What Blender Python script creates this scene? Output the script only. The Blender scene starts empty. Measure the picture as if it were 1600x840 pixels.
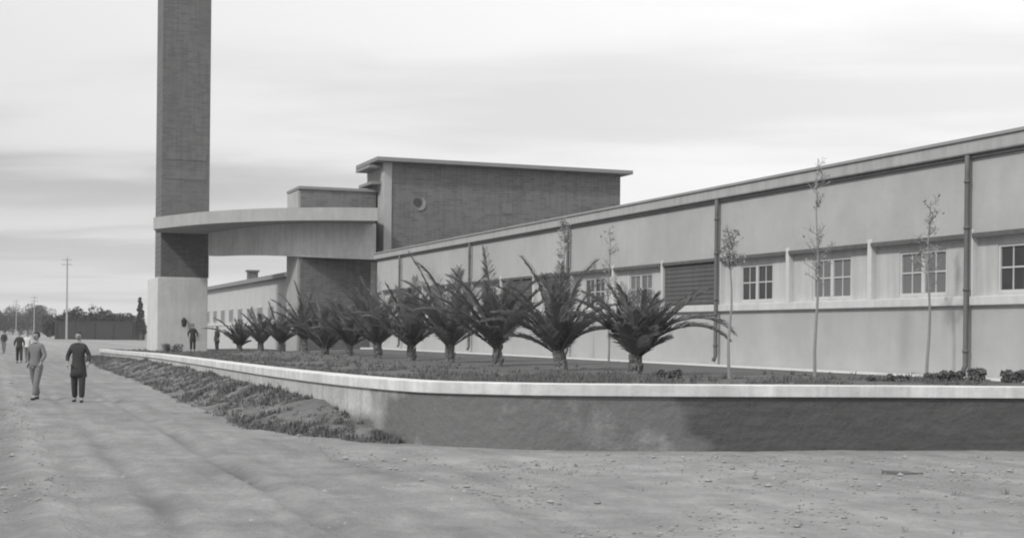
import bpy, bmesh, math, random
from mathutils import Vector, Matrix, noise
R = math.radians
SC = bpy.context.scene
COL = SC.collection

# ------------------------------------------------------------------ camera
FPX, CX, CY, ROLL, EYE = 2200.0, 800.0, 521.6, 0.0105, 1.85
cam = bpy.data.objects.new('camera', bpy.data.cameras.new('camera'))
COL.objects.link(cam)
cam.data.sensor_width = 36.0
cam.data.lens = 36.0 * FPX / 1600.0
cam.data.shift_y = (CY - 420.0) / 1600.0
cam.data.clip_end = 9000
cam.location = (0, 0, EYE)
cam.rotation_euler = (R(90), -ROLL, 0)
SC.camera = cam

# ------------------------------------------------------------------ sun + sky
SUN_AZ = (-0.72, -0.70)          # ground direction towards the sun: behind the camera, to the left
SUN_EL = R(42)
sl = bpy.data.lights.new('sun', 'SUN'); sl.energy = 2.0; sl.angle = R(5); sl.color = (1, 0.99, 0.975)
sun = bpy.data.objects.new('sun', sl); COL.objects.link(sun)
_m = math.hypot(*SUN_AZ)
sd = Vector((SUN_AZ[0]/_m*math.cos(SUN_EL), SUN_AZ[1]/_m*math.cos(SUN_EL), math.sin(SUN_EL)))
sun.rotation_euler = sd.to_track_quat('Z', 'Y').to_euler()
sun.location = (-40, -20, 60)

SC.view_settings.view_transform = 'Standard'
SC.view_settings.look = 'None'
SC.view_settings.exposure = 0.38
SC.view_settings.gamma = 1.0
SC.render.engine = 'CYCLES'
SC.cycles.pixel_filter_type = 'BLACKMAN_HARRIS'
SC.cycles.filter_width = 2.0      # soft lens of an old film camera
SC.cycles.volume_bounces = 1

W = bpy.data.worlds.new('World'); SC.world = W; W.use_nodes = True
nt = W.node_tree; N = nt.nodes; L = nt.links
bg = N['Background']; bg.inputs['Strength'].default_value = 0.1
sky = N.new('ShaderNodeTexSky'); sky.sky_type = 'NISHITA'; sky.sun_disc = False
sky.sun_elevation = SUN_EL; sky.sun_rotation = math.atan2(sd.x, sd.y)
bw = N.new('ShaderNodeRGBToBW'); L.new(sky.outputs[0], bw.inputs[0])
tc = N.new('ShaderNodeTexCoord')
sep = N.new('ShaderNodeSeparateXYZ'); L.new(tc.outputs['Generated'], sep.inputs[0])
def wm(op, a, b=None, clamp=False):
    n = N.new('ShaderNodeMath'); n.operation = op; n.use_clamp = clamp
    for i, v in enumerate((a, b)):
        if v is None: continue
        if isinstance(v, (int, float)): n.inputs[i].default_value = v
        else: L.new(v, n.inputs[i])
    return n.outputs[0]
zz = wm('ADD', wm('MAXIMUM', sep.outputs['Z'], 0.0), 0.07)
cmb = N.new('ShaderNodeCombineXYZ')
L.new(wm('DIVIDE', sep.outputs['X'], zz), cmb.inputs[0]); L.new(wm('DIVIDE', sep.outputs['Y'], zz), cmb.inputs[1])
def cloudnoise(scale, det, dist, off):
    mp = N.new('ShaderNodeMapping'); L.new(cmb.outputs[0], mp.inputs[0]); mp.inputs['Location'].default_value = off
    mp.inputs['Scale'].default_value = (0.55, 1.0, 1.0)
    n = N.new('ShaderNodeTexNoise'); L.new(mp.outputs[0], n.inputs['Vector'])
    n.inputs['Scale'].default_value = scale; n.inputs['Detail'].default_value = det; n.inputs['Distortion'].default_value = dist
    n.inputs['Roughness'].default_value = 0.5
    return n.outputs['Fac']
n1 = cloudnoise(0.62, 5, 0.5, (3.1, 1.7, 0)); n2 = cloudnoise(1.9, 5, 0.3, (7.3, 2.2, 4))
cl = wm('ADD', wm('MULTIPLY', n1, 0.7), wm('MULTIPLY', n2, 0.3))
rp = N.new('ShaderNodeValToRGB'); L.new(cl, rp.inputs[0])
rp.color_ramp.interpolation = 'EASE'
e = rp.color_ramp.elements
e[0].position = 0.36; e[0].color = (0.61, 0.61, 0.613, 1)
e[1].position = 0.58; e[1].color = (0.76, 0.76, 0.763, 1)
# the cloud sheet is brighter higher up and to the right
up = wm('ADD', 0.89, wm('MULTIPLY', sep.outputs['Z'], 0.75))
rt = wm('MULTIPLY', sep.outputs['X'], 0.44)
gain = wm('MINIMUM', wm('ADD', up, rt), 1.5)
# a low grey cloud bank lying above the horizon on the left
def bell(c, wd): 
    q = wm('DIVIDE', wm('SUBTRACT', wm('ADD', sep.outputs['Z'], wm('MULTIPLY', wm('SUBTRACT', n2, 0.5), 0.05)), c), wd)
    return wm('POWER', 2.718, wm('MULTIPLY', wm('MULTIPLY', q, q), -1.0))
leftm = wm('MULTIPLY', wm('ADD', wm('MULTIPLY', sep.outputs['X'], -4.0), 0.15), 1.0, True)
bank_ = wm('ADD', wm('MULTIPLY', bell(0.100, 0.016), 0.36), wm('MULTIPLY', bell(0.055, 0.012), 0.26))
gain = wm('MULTIPLY', gain, wm('SUBTRACT', 1.0, wm('MULTIPLY', bank_, wm('MULTIPLY', leftm, wm('MULTIPLY', n1, 1.7)))))
mul = wm('MULTIPLY', wm('MULTIPLY', rp.outputs[0], gain), 9.6)
mix = N.new('ShaderNodeMix'); mix.data_type = 'FLOAT'; mix.inputs[0].default_value = 0.92
L.new(bw.outputs[0], mix.inputs[2]); L.new(mul, mix.inputs[3])
L.new(mix.outputs[0], bg.inputs['Color'])

# ------------------------------------------------------------------ picture -> place helpers
def ray(px, py):
    u = (px - CX) / FPX; v = -(py - CY) / FPX
    return (u*math.cos(ROLL) - v*math.sin(ROLL), u*math.sin(ROLL) + v*math.cos(ROLL))
def P(px, py, Y):
    a, b = ray(px, py); return Vector((a*Y, Y, EYE + b*Y))
def G(px, py, z=0.0):
    a, b = ray(px, py); Y = (z - EYE) / b; return Vector((a*Y, Y, z))
DX, DY = -0.3503, 0.9366         # the direction the factory front, palms and road run in, away from the camera
NX, NY = 0.9366, 0.3503          # at right angles to it, to the right
def SW(s, w, z=0.0): return Vector((DX*s + NX*w, DY*s + NY*w, z))
def sw(p): return (p[0]*DX + p[1]*DY, p[0]*NX + p[1]*NY)

# ------------------------------------------------------------------ materials
def mat(name, base, var=0.15, scale=4.0, rough=0.9, bump=0.2, bscale=None, streak=0.0, stretch=(1, 1, 1), tone=False,
        brick=None, patch=0.0, pattr=False, pscale=0.6, pcol=0.5, spec=0.3, bdist=0.02):
    m = bpy.data.materials.new(name); m.use_nodes = True
    t = m.node_tree; n = t.nodes; l = t.links
    b = n['Principled BSDF']; b.inputs['Roughness'].default_value = rough
    b.inputs['Specular IOR Level'].default_value = spec
    tcn = n.new('ShaderNodeTexCoord'); geo = n.new('ShaderNodeNewGeometry')
    def M(op, a, c=None, clamp=False):
        q = n.new('ShaderNodeMath'); q.operation = op; q.use_clamp = clamp
        for i, v in enumerate((a, c)):
            if v is None: continue
            if isinstance(v, (int, float)): q.inputs[i].default_value = v
            else: l.new(v, q.inputs[i])
        return q.outputs[0]
    def nz(sc, det=6, st=(1, 1, 1), rg=0.6):
        mp = n.new('ShaderNodeMapping'); l.new(tcn.outputs['Object'], mp.inputs[0]); mp.inputs['Scale'].default_value = st
        q = n.new('ShaderNodeTexNoise'); l.new(mp.outputs[0], q.inputs['Vector'])
        q.inputs['Scale'].default_value = sc; q.inputs['Detail'].default_value = det; q.inputs['Roughness'].default_value = rg
        return q.outputs['Fac']
    f = nz(scale, st=stretch)
    val = M('MULTIPLY_ADD', f, 2*var*base); n_ = val.node; n_.inputs[2].default_value = base - var*base
    f2 = nz(scale*7.3, 4)
    val = M('MULTIPLY', val, M('MULTIPLY_ADD', f2, 0.5*var*2)); val.node.inputs[1].links[0].from_node.inputs[2].default_value = 1 - 0.5*var
    hgt = nz(bscale or scale*6, 5)
    if brick:
        bw_, bh_ = brick
        br = n.new('ShaderNodeTexBrick'); mp = n.new('ShaderNodeMapping'); l.new(tcn.outputs['Object'], mp.inputs[0])
        mp.inputs['Rotation'].default_value = (R(90), 0, 0)
        l.new(mp.outputs[0], br.inputs['Vector'])
        br.inputs['Scale'].default_value = 1.0; br.inputs['Brick Width'].default_value = bw_; br.inputs['Row Height'].default_value = bh_
        br.inputs['Mortar Size'].default_value = bh_*0.09; br.inputs['Bias'].default_value = -0.2
        br.inputs['Color1'].default_value = (1, 1, 1, 1); br.inputs['Color2'].default_value = (0.72, 0.72, 0.72, 1)
        br.inputs['Mortar'].default_value = (1.15, 1.15, 1.15, 1)
        val = M('MULTIPLY', val, br.outputs['Color'])
        hgt = M('SUBTRACT', hgt, br.outputs['Fac'])
    if streak:
        s = nz(2.2, 5, (2.2, 2.2, 0.22))
        s = M('MULTIPLY', M('SUBTRACT', s, 0.42, True), 3.2, True)
        val = M('MULTIPLY', val, M('SUBTRACT', 1.0, M('MULTIPLY', s, streak)))
    if patch:
        s = nz(pscale, 7, (1, 1, 1), 0.65)
        if pattr:
            at = n.new('ShaderNodeAttribute'); at.attribute_name = 'damp'
            s = M('ADD', M('MULTIPLY', M('SUBTRACT', s, 0.5), 2.6), at.outputs['Fac'], True)
        else: s = M('MULTIPLY', M('SUBTRACT', s, 0.46, True), 7.0, True)
        mx = n.new('ShaderNodeMix'); mx.data_type = 'FLOAT'
        l.new(M('MULTIPLY', s, patch), mx.inputs[0]); l.new(val, mx.inputs[2]); mx.inputs[3].default_value = pcol
        val = mx.outputs[0]
        if pattr:
            s2 = M('ADD', M('MULTIPLY', M('SUBTRACT', nz(1.6, 7, (.7, .7, 2.0), 0.7), 0.5), 3.0), M('SUBTRACT', at.outputs['Fac'], 2.0), True)
            mx = n.new('ShaderNodeMix'); mx.data_type = 'FLOAT'; l.new(s2, mx.inputs[0]); l.new(val, mx.inputs[2])
            l.new(M('MULTIPLY', M('ADD', nz(3.0, 6, (.5, .5, 3.0), .65), 0.5), 0.084), mx.inputs[3]); val = mx.outputs[0]
            cr = M('MULTIPLY', M('GREATER_THAN', nz(5.0, 8, (.35, .35, 2.5), .7), 0.60), 0.08)
            val = M('MULTIPLY', val, M('ADD', 0.95, cr))
    if tone:
        at = n.new('ShaderNodeAttribute'); at.attribute_name = 'tone'; val = M('MULTIPLY', val, at.outputs['Fac'])
    l.new(val, b.inputs['Base Color'])
    if bump:
        bp = n.new('ShaderNodeBump'); bp.inputs['Strength'].default_value = bump; bp.inputs['Distance'].default_value = bdist
        l.new(hgt, bp.inputs['Height']); l.new(bp.outputs[0], b.inputs['Normal'])
    return m

M_earth = mat('dry earth', 0.256, 0.42, 1.1, 0.97, 1.0, 11.0, tone=True, patch=0.6, pscale=1.7, pcol=0.20, bdist=0.06)
M_road = M_earth
M_lawn = mat('lawn', 0.10, 0.35, 1.6, 1.0, 0.9, 9.0, patch=0.3, pscale=0.8, pcol=0.15, bdist=0.05)
M_grass = mat('grass blades', 0.125, 0.3, 3, 0.9, 0)
M_drygrass = mat('dry weeds', 0.25, 0.35, 2, 0.9, 0)
M_bank = mat('weedy bank', 0.12, 0.5, 2.2, 1.0, 1.0, 7, patch=0.6, pscale=1.4, pcol=0.19, bdist=0.08)
M_cop = mat('whitewashed coping', 0.60, 0.3, 1.3, 0.9, 0.35, 12, streak=0.3, patch=.5, pscale=1.1, pcol=.42)
M_wallL = mat('stained lime plaster', 0.47, 0.3, 1.2, 0.95, 0.6, 6, streak=0.30, patch=0.95, pattr=True, pscale=0.9, pcol=0.135, bdist=0.07, stretch=(.6, .6, 1.6))
M_wallR = mat('dark rubble stone', 0.095, 0.3, 1.4, 0.95, 0.8, 6, patch=0.5, pscale=0.5, pcol=0.075, streak=0.2, bdist=0.05, stretch=(0.5, 0.5, 2.2))
M_fac = mat('factory render', 0.395, 0.18, 0.35, 0.92, 0.3, 9, streak=0.04, patch=0.5, pscale=0.45, pcol=0.325)
M_band = mat('pale window band', 0.47, 0.12, 0.8, 0.9, 0.15, 14, streak=0.2)
M_sill = mat('white sill', 0.54, 0.12, 1.2, 0.85, 0.15, 14, streak=0.15)
M_fascia = mat('roof fascia', 0.37, 0.14, 0.9, 0.85, 0.2, 10, streak=0.2)
M_roof = mat('roof sheet', 0.28, 0.2, 0.9, 0.9, 0.3, 8)
M_pipe = mat('painted downpipe', 0.12, 0.2, 3, 0.6, 0.1)
M_frame = mat('window frame paint', 0.50, 0.12, 4, 0.7, 0.1)
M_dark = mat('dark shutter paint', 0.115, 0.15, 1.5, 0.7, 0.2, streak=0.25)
M_soff = mat('soffit', 0.22, 0.15, 1.5, 0.9, 0.15)
M_brick = mat('dark facing brick', 0.155, 0.12, 0.5, 0.92, 0.5, 16, brick=(0.5, 0.15), streak=0.25, bdist=0.01)
M_brick2 = mat('tower brick', 0.142, 0.12, 0.45, 0.92, 0.5, 16, brick=(0.5, 0.15), streak=0.25, patch=.5, pscale=.3, pcol=.12, bdist=0.01)
M_plinth = mat('whitewashed plinth', 0.56, 0.25, 0.5, 0.92, 0.3, 10, streak=0.12, patch=.3, pscale=.35, pcol=.42)
M_beam = mat('pale beam plaster', 0.52, 0.3, 0.6, 0.92, 0.2, 10, streak=0.2)
M_plast = mat('pale plaster', 0.36, 0.2, 0.6, 0.92, 0.2, 10, streak=0.15)
M_slab = mat('concrete slab', 0.34, 0.2, 0.6, 0.9, 0.3, 10, streak=0.1)
M_trunk = mat('palm boots', 0.16, 0.3, 9, 0.95, 0.8, 22, bdist=0.04)
M_frond = mat('palm leaflets', 0.12, 0.6, 2.5, 0.55, 0)
M_dead = mat('dry fronds', 0.22, 0.3, 3, 0.9, 0)
M_bark = mat('bark', 0.16, 0.3, 6, 0.95, 0.7, 20)
M_sbark = mat('pale young bark', 0.24, 0.25, 6)
M_leaf = mat('leaves', 0.115, 0.35, 1.2, 0.7, 0)
M_leafsap = mat('sapling leaves', 0.26, 0.3, 2, 0.7, 0)
M_leaffar = mat('far foliage', 0.03, 0.3, 0.3, 0.9, 0)
M_skin = mat('skin', 0.28, 0.08, 8, 0.6, 0)
M_hair = mat('hair', 0.03, 0.2, 20, 0.6, 0)
M_coat = mat('dark wool', 0.045, 0.2, 6, 0.95, 0.2)
M_trou = mat('dark trousers', 0.04, 0.2, 6, 0.95, 0.2)
M_gsuit = mat('grey work cloth', 0.16, 0.2, 6, 0.95, 0.2)
M_shirt = mat('white shirt', 0.55, 0.1, 6, 0.9, 0.2)
M_shoe = mat('shoe leather', 0.03, 0.2, 9, 0.5, 0)
M_wood = mat('weathered pole wood', 0.33, 0.25, 3, 0.95, 0.3)
M_stone = mat('stones', 0.25, 0.8, 4, 0.95, 0.4)
M_glass = bpy.data.materials.new('window glass'); M_glass.use_nodes = True
_b = M_glass.node_tree.nodes['Principled BSDF']
_b.inputs['Base Color'].default_value = (0.045, 0.045, 0.047, 1); _b.inputs['Roughness'].default_value = 0.12
M_glass2 = M_glass.copy(); M_glass2.name = 'dusty window glass'
_b = M_glass2.node_tree.nodes['Principled BSDF']; _b.inputs['Base Color'].default_value = (0.15, 0.15, 0.152, 1); _b.inputs['Roughness'].default_value = 0.35

# ------------------------------------------------------------------ mesh helpers
class MB:
    def __init__(self): self.v = []; self.f = []
    def poly(self, pts):
        k = len(self.v); self.v += [tuple(p) for p in pts]; self.f.append(tuple(range(k, k+len(pts))))
    def box(self, x0, y0, z0, x1, y1, z1):
        k = len(self.v)
        self.v += [(x0,y0,z0),(x1,y0,z0),(x1,y1,z0),(x0,y1,z0),(x0,y0,z1),(x1,y0,z1),(x1,y1,z1),(x0,y1,z1)]
        for q in ((0,3,2,1),(4,5,6,7),(0,1,5,4),(1,2,6,5),(2,3,7,6),(3,0,4,7)): self.f.append(tuple(k+i for i in q))
    def tube(self, pts, rads, n=6, cap=True):
        pts = [Vector(p) for p in pts]
        if isinstance(rads, (int, float)): rads = [rads]*len(pts)
        k = len(self.v); prev = None
        for i, p in enumerate(pts):
            d = (pts[min(i+1, len(pts)-1)] - pts[max(i-1, 0)]).normalized()
            a = Vector((0, 0, 1)) if abs(d.z) < 0.9 else Vector((1, 0, 0))
            if prev is not None: a = prev
            u = (a - d*a.dot(d)).normalized(); w = d.cross(u); prev = u
            for j in range(n):
                t = 2*math.pi*j/n; self.v.append(tuple(p + (u*math.cos(t) + w*math.sin(t))*rads[i]))
        for i in range(len(pts)-1):
            for j in range(n):
                a = k+i*n+j; b = k+i*n+(j+1) % n; self.f.append((a, b, b+n, a+n))
        if cap:
            self.f.append(tuple(k+j for j in range(n))[::-1]); self.f.append(tuple(k+(len(pts)-1)*n+j for j in range(n)))
    def prism(self, poly, z0, z1):
        k = len(self.v); n = len(poly)
        z0s = z0 if isinstance(z0, (list, tuple)) else [z0]*n
        z1s = z1 if isinstance(z1, (list, tuple)) else [z1]*n
        self.v += [(p[0], p[1], z0s[i]) for i, p in enumerate(poly)] + [(p[0], p[1], z1s[i]) for i, p in enumerate(poly)]
        self.f.append(tuple(k+i for i in range(n))[::-1]); self.f.append(tuple(k+n+i for i in range(n)))
        for i in range(n):
            j = (i+1) % n; self.f.append((k+i, k+j, k+n+j, k+n+i))
    def build(self, name, m, parent=None, smooth=False, bevel=0.0, fix=True):
        me = bpy.data.meshes.new(name); me.from_pydata(self.v, [], self.f)
        o = bpy.data.objects.new(name, me); COL.objects.link(o); me.materials.append(m)
        if fix:
            bm = bmesh.new(); bm.from_mesh(me); bmesh.ops.recalc_face_normals(bm, faces=bm.faces); bm.to_mesh(me); bm.free()
        if smooth: me.shade_smooth()
        if parent: o.parent = parent
        if bevel:
            b = o.modifiers.new('bevel', 'BEVEL'); b.width = bevel; b.segments = 2; b.limit_method = 'ANGLE'
        return o
def tag(o, label=None, cat=None, group=None, kind=None):
    for k, v in (('label', label), ('category', cat), ('group', group), ('kind', kind)):
        if v: o[k] = v
    return o
def empty(name, loc, rz=0.0):
    o = bpy.data.objects.new(name, None); COL.objects.link(o); o.location = loc; o.rotation_euler = (0, 0, rz)
    o.empty_display_size = 0.3; return o

# ------------------------------------------------------------------ ground
def gh(x, y):
    s, w = x*DX + y*DY, x*NX + y*NY
    near = max(0.0, 1 - math.hypot(x, y)/120.0)
    h = 0.022*abs(noise.noise(Vector((x*2.3, y*2.3, 7))))*near + 0.05*noise.noise(Vector((x*0.12, y*0.12, 0.3)))*near + 0.035*noise.noise(Vector((x*0.6, y*0.6, 1.3)))*near
    cl_ = lambda t: max(-40.0, min(40.0, t))
    onroad = 1/(1+math.exp(cl_(-(w-1.0)*5))) * 1/(1+math.exp(cl_((w-4.9)*5)))
    h *= (1 - 0.6*onroad)
    wob = 0.12*noise.noise(Vector((s*0.13, 3.1, 0)))
    for c, dpt, wd in ((3.1, 0.075, 0.12), (1.75, 0.05, 0.13), (2.75, 0.03, 0.11), (3.75, 0.025, 0.12)):
        dd = (w - c - wob)/wd; k = max(0.0, min(1.0, 0.75+noise.noise(Vector((s*0.3, c, 5)))))
        h -= dpt*k*math.exp(-dd*dd)*near
        for sg in (-1, 1):
            de = (w - c - wob - sg*wd*2.0)/(wd*0.8); h += 0.4*dpt*k*math.exp(-de*de)*near
    # spoil ridge along the left road edge
    de = (w - 0.62 - 1.3*wob)/0.24; h += (0.10 + 0.05*noise.noise(Vector((s*0.8, 9, 0))))*math.exp(-de*de)*near
    return h
def sst(a, b, x):
    t = max(0.0, min(1.0, (x-a)/(b-a))); return t*t*(3-2*t)
def tone(x, y):
    s, w = x*DX + y*DY, x*NX + y*NY
    q = 0.35*noise.noise(Vector((s*0.35, w*0.7, 3))) + 0.22*noise.noise(Vector((s*1.3, w*2.1, 8)))
    apron = sst(4.3, 6.0, w + 1.6*q); verge = 1 - sst(0.3, 0.75, w + 0.5*q)
    ridge = math.exp(-((w-0.72-0.5*q)/0.2)**2)
    t = 0.84 + 0.10*apron - 0.16*verge + 0.16*ridge
    if -1 < w < 8 and s < 80:
        for c, wd, ka in ((3.1, .12, 1.0), (1.75, .13, .45)):
            k = 0.5*ka + noise.noise(Vector((s*0.3, c, 5))); t -= 0.30*max(0, min(1, k))*math.exp(-((w-c-0.12*noise.noise(Vector((s*0.13, 3.1, 0))))/wd)**2)*(s < 26)
    return t*(1 + 0.16*noise.noise(Vector((x*0.25, y*0.25, 0))) + 0.10*noise.noise(Vector((x*0.9, y*0.9, 5))) + .06*noise.noise(Vector((x*3.1, y*3.1, 5)))) * (1 + .18*noise.noise(Vector((s*.35, w*2.6, 1)))) * (1 + .10*noise.noise(Vector((s*.9, w*7, 4))))
def addtone(o):
    a = o.data.attributes.new('tone', 'FLOAT', 'POINT'); a.data.foreach_set('value', [tone(v.co.x, v.co.y) for v in o.data.vertices])
def axis(a, b, st, far, grow=1.25):
    v = []; x = a
    while x < b: v.append(x); x += st
    up_ = []; d = st; x = v[-1]
    while x < far: d *= grow; x += d; up_.append(x)
    dn = []; d = st; x = v[0]
    while x > -far: d *= grow; x -= d; dn.append(x)
    return dn[::-1] + v + up_
def sheet(name, ss, ws, hf, m, mask=None):
    mb = MB(); nw = len(ws)
    for s in ss:
        for w in ws:
            p = SW(s, w); mb.v.append((p.x, p.y, hf(p.x, p.y)))
    for i in range(len(ss)-1):
        for j in range(nw-1):
            mb.f.append((i*nw+j, i*nw+j+1, (i+1)*nw+j+1, (i+1)*nw+j))
    return mb.build(name, m, smooth=True, fix=False)
ss = axis(4, 48, 0.14, 4000); ws = axis(-6, 16, 0.11, 4000)
g = sheet('ground', ss, ws, gh, M_earth)
addtone(g); tag(g, 'pale dry earth ground running to the horizon', 'ground', kind='structure')
# dirt road: a ribbon with crumbling edges
mb = MB(); S = [3 + 0.25*i for i in range(380)] + [98 + 5*i for i in range(50)]; nW = 64
for s in S:
    e0 = 0.95 + 0.22*noise.noise(Vector((s*0.5, 0, 7))) + 0.1*noise.noise(Vector((s*2.1, 0, 2)))
    e1 = 5.0 + 0.45*noise.noise(Vector((s*0.23, 5, 7))) + 0.15*noise.noise(Vector((s*1.7, 4, 2)))
    for j in range(nW):
        w = e0 + (e1-e0)*j/(nW-1); p = SW(s, w)
        lift = 0.018 if 0 < j < nW-1 else -0.03
        mb.v.append((p.x, p.y, gh(p.x, p.y) + lift))
for i in range(len(S)-1):
    for j in range(nW-1): mb.f.append((i*nW+j, i*nW+j+1, (i+1)*nW+j+1, (i+1)*nW+j))
rd = mb.build('road', M_road, smooth=True, fix=False); addtone(rd); tag(rd, 'packed dirt road with wheel ruts beside the factory', 'road', kind='structure')

# ------------------------------------------------------------------ terrace wall path
WP = [(34,24.0,1.07),(20,23.6,1.07),(8.4,23.15,1.07),(2,22.35,1.07),(-.4,22.5,1.07),(-2.1,24.2,1.055),(-5.2,32,.99),(-10,46,.90),(-15.8,62,.83),(-22.4,80,.67),(-27.5,94,.55)]
def catmull(pts, n=10):
    out = []; q = [pts[0]] + list(pts) + [pts[-1]]
    for i in range(1, len(q)-2):
        p0, p1, p2, p3 = [Vector(a) for a in q[i-1:i+3]]
        for k in range(n):
            t = k/n; out.append(0.5*((2*p1)+(p2-p0)*t+(2*p0-5*p1+4*p2-p3)*t*t+(3*p1-p0-3*p2+p3)*t**3))
    out.append(Vector(pts[-1])); return out
WC = catmull(WP, 12)
def offs(i, d):
    a = WC[max(i-1, 0)]; b = WC[min(i+1, len(WC)-1)]; t = Vector((b.x-a.x, b.y-a.y, 0)).normalized()
    n_ = Vector((-t.y, t.x, 0))            # path runs right -> left, so outside (camera side) is on its left
    return WC[i] + n_*d
def ribbon(mb, idx, o0, o1, zb, zt):
    k = len(mb.v); m = len(idx)
    for i in idx:
        a = offs(i, o0); b = offs(i, o1); zt_ = WC[i].z + zt; zb_ = zb if zb < 0 and zb > -1 and abs(zb) == 0.3 else WC[i].z + zb
        mb.v += [(a.x, a.y, zb_), (a.x, a.y, zt_), (b.x, b.y, zt_), (b.x, b.y, zb_)]
    for j in range(m-1):
        q = k + 4*j
        for c in range(4): mb.f.append((q+c, q+(c+1) % 4, q+4+(c+1) % 4, q+4+c))
    mb.f.append((k, k+1, k+2, k+3)); q = k+4*(m-1); mb.f.append((q+3, q+2, q+1, q))
SPLIT = min(range(len(WC)), key=lambda i: abs(WC[i].x/WC[i].y*FPX+CX - 1075))
rw = empty('retaining_wall', (WC[SPLIT].x, WC[SPLIT].y, 0))
tag(rw, 'low curving wall with a whitewashed coping holding up the palm bed', 'wall')
def chp(o): o.parent = rw; o.location = (-rw.location.x, -rw.location.y, 0)
mb = MB(); m = list(range(0, len(WC))); SUBN = 5; NZ = 7; dmp = []
cols_ = []
for a_ in range(len(m)-1):
    for q in range(SUBN): cols_.append((m[a_], q/SUBN))
cols_.append((m[-1], 0))
for i, q in cols_:
    i2 = min(i+1, len(WC)-1)
    f0 = offs(i, 0.0).lerp(offs(i2, 0.0), q); b0 = offs(i, -0.42).lerp(offs(i2, -0.42), q); zt_ = WC[i].z*(1-q)+WC[i2].z*q - 0.19
    pxx = f0.x/f0.y*FPX+CX
    for k in range(NZ):
        z = -0.3 + (zt_+0.3)*k/(NZ-1); mb.v.append((f0.x, f0.y, z))
        d = sst(560, 680, pxx + 60*noise.noise(Vector((f0.x*.9, f0.y*.9, z*2)))) + 0.75*(1-sst(0.15, 0.62, z)) 
        dk = sst(1040, 1110, pxx + 45*noise.noise(Vector((f0.x*1.3, 3, z*2.5))) - 35*(z < 0.2))
        dmp.append(min(1.2, d*1.25) - 0.15 + 2.6*dk)
    mb.v += [(b0.x, b0.y, zt_), (b0.x, b0.y, -0.3)]; dmp += [0, 0]
st_ = NZ+2
for c_ in range(len(cols_)-1):
    for k in range(st_):
        k2 = (k+1) % st_; mb.f.append((c_*st_+k, c_*st_+k2, (c_+1)*st_+k2, (c_+1)*st_+k))
mb.f.append(tuple(range(st_))); mb.f.append(tuple((len(cols_)-1)*st_+k for k in range(st_)))
o = mb.build('wall_face', M_wallL); chp(o); pass
at_ = o.data.attributes.new('damp', 'FLOAT', 'POINT'); at_.data.foreach_set('value', dmp)
mb = MB(); ribbon(mb, list(range(len(WC))), 0.055, -0.47, -0.188, 0.0); o = mb.build('coping', M_cop, bevel=0.012); chp(o)
o.location.z = 0

# lawn: ruled between the wall and a line inside the factory
mb = MB(); K = 26
for i in range(len(WC)):
    a = offs(i, -0.4); s, w = sw(a)
    s = max(s, 12)
    if i < 30: b = Vector((a.x + (3 if i < 14 else 8), a.y + 40, 1.0))
    b = SW(max(s, 18) if s > 24 else s, 19.6)
    if a.x > 9: b = Vector((a.x + 2, a.y + 20, 0))
    b.z = 1.09 if b.y < 66 else max(0.66, 1.09 - (b.y-66)*0.03)
    for k in range(K):
        t = (k/(K-1))**1.0; p = a.lerp(b, t); z0 = a.z - 0.05
        z = z0 + (b.z - z0)*min(1.0, t*1.4)
        z += 0.03*noise.noise(Vector((p.x*0.7, p.y*0.7, 0)))*(1 if 0 < k < 14 else 0)
        mb.v.append((p.x, p.y, z))
for i in range(len(WC)-1):
    for k in range(K-1): mb.f.append((i*K+k, i*K+k+1, (i+1)*K+k+1, (i+1)*K+k))
lawn = mb.build('lawn', M_lawn, smooth=True); tag(lawn, 'dark grass bed behind the coping', 'lawn', kind='structure')
_lv = [v for v in mb.v]
def lawnz(x, y):
    best = sorted(((v[0]-x)**2+(v[1]-y)**2, v[2]) for v in _lv)[:3]
    ws_ = [(1/(d+1e-3), z) for d, z in best]; return sum(a*z for a, z in ws_)/sum(a for a, z in ws_)

# bank of earth and weeds against the pale part of the wall
mb = MB(); B0 = min(range(len(WC)), key=lambda i: abs(WC[i].x/WC[i].y*FPX+CX - 640)); KB = 14
for n_, i in enumerate(range(B0, len(WC))):
    p0 = offs(i, -0.1); Y = WC[i].y
    hh = min(0.50, -0.03 + 0.055*n_) * (1 if Y < 60 else max(0.15, 1-(Y-60)/40)) * (1 + 0.25*noise.noise(Vector((n_*0.5, 2, 0))))
    wd = 0.35 + 1.55*min(1, n_/8.0) + 0.35*noise.noise(Vector((n_*0.4, 0, 0)))
    for k in range(KB):
        t = k/(KB-1); q = offs(i, -0.1 + wd*t)
        z = gh(q.x, q.y)*t - 0.05*max(0, 1-n_/3) + hh*(0.5+0.5*math.cos(math.pi*t)) + 0.10*min(1, n_/4)*noise.noise(Vector((q.x*1.7, q.y*1.7, 0)))*math.sin(math.pi*t) - 0.04*(t > 0.99) - 0.0
        mb.v.append((q.x, q.y, z))
nb = len(WC)-B0
for i in range(nb-1):
    for k in range(KB-1): mb.f.append((i*KB+k, i*KB+k+1, (i+1)*KB+k+1, (i+1)*KB+k))
bankv = list(mb.v)
tag(mb.build('bank', M_bank, smooth=True), 'weedy earth bank along the foot of the wall', 'bank', kind='structure')

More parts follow.
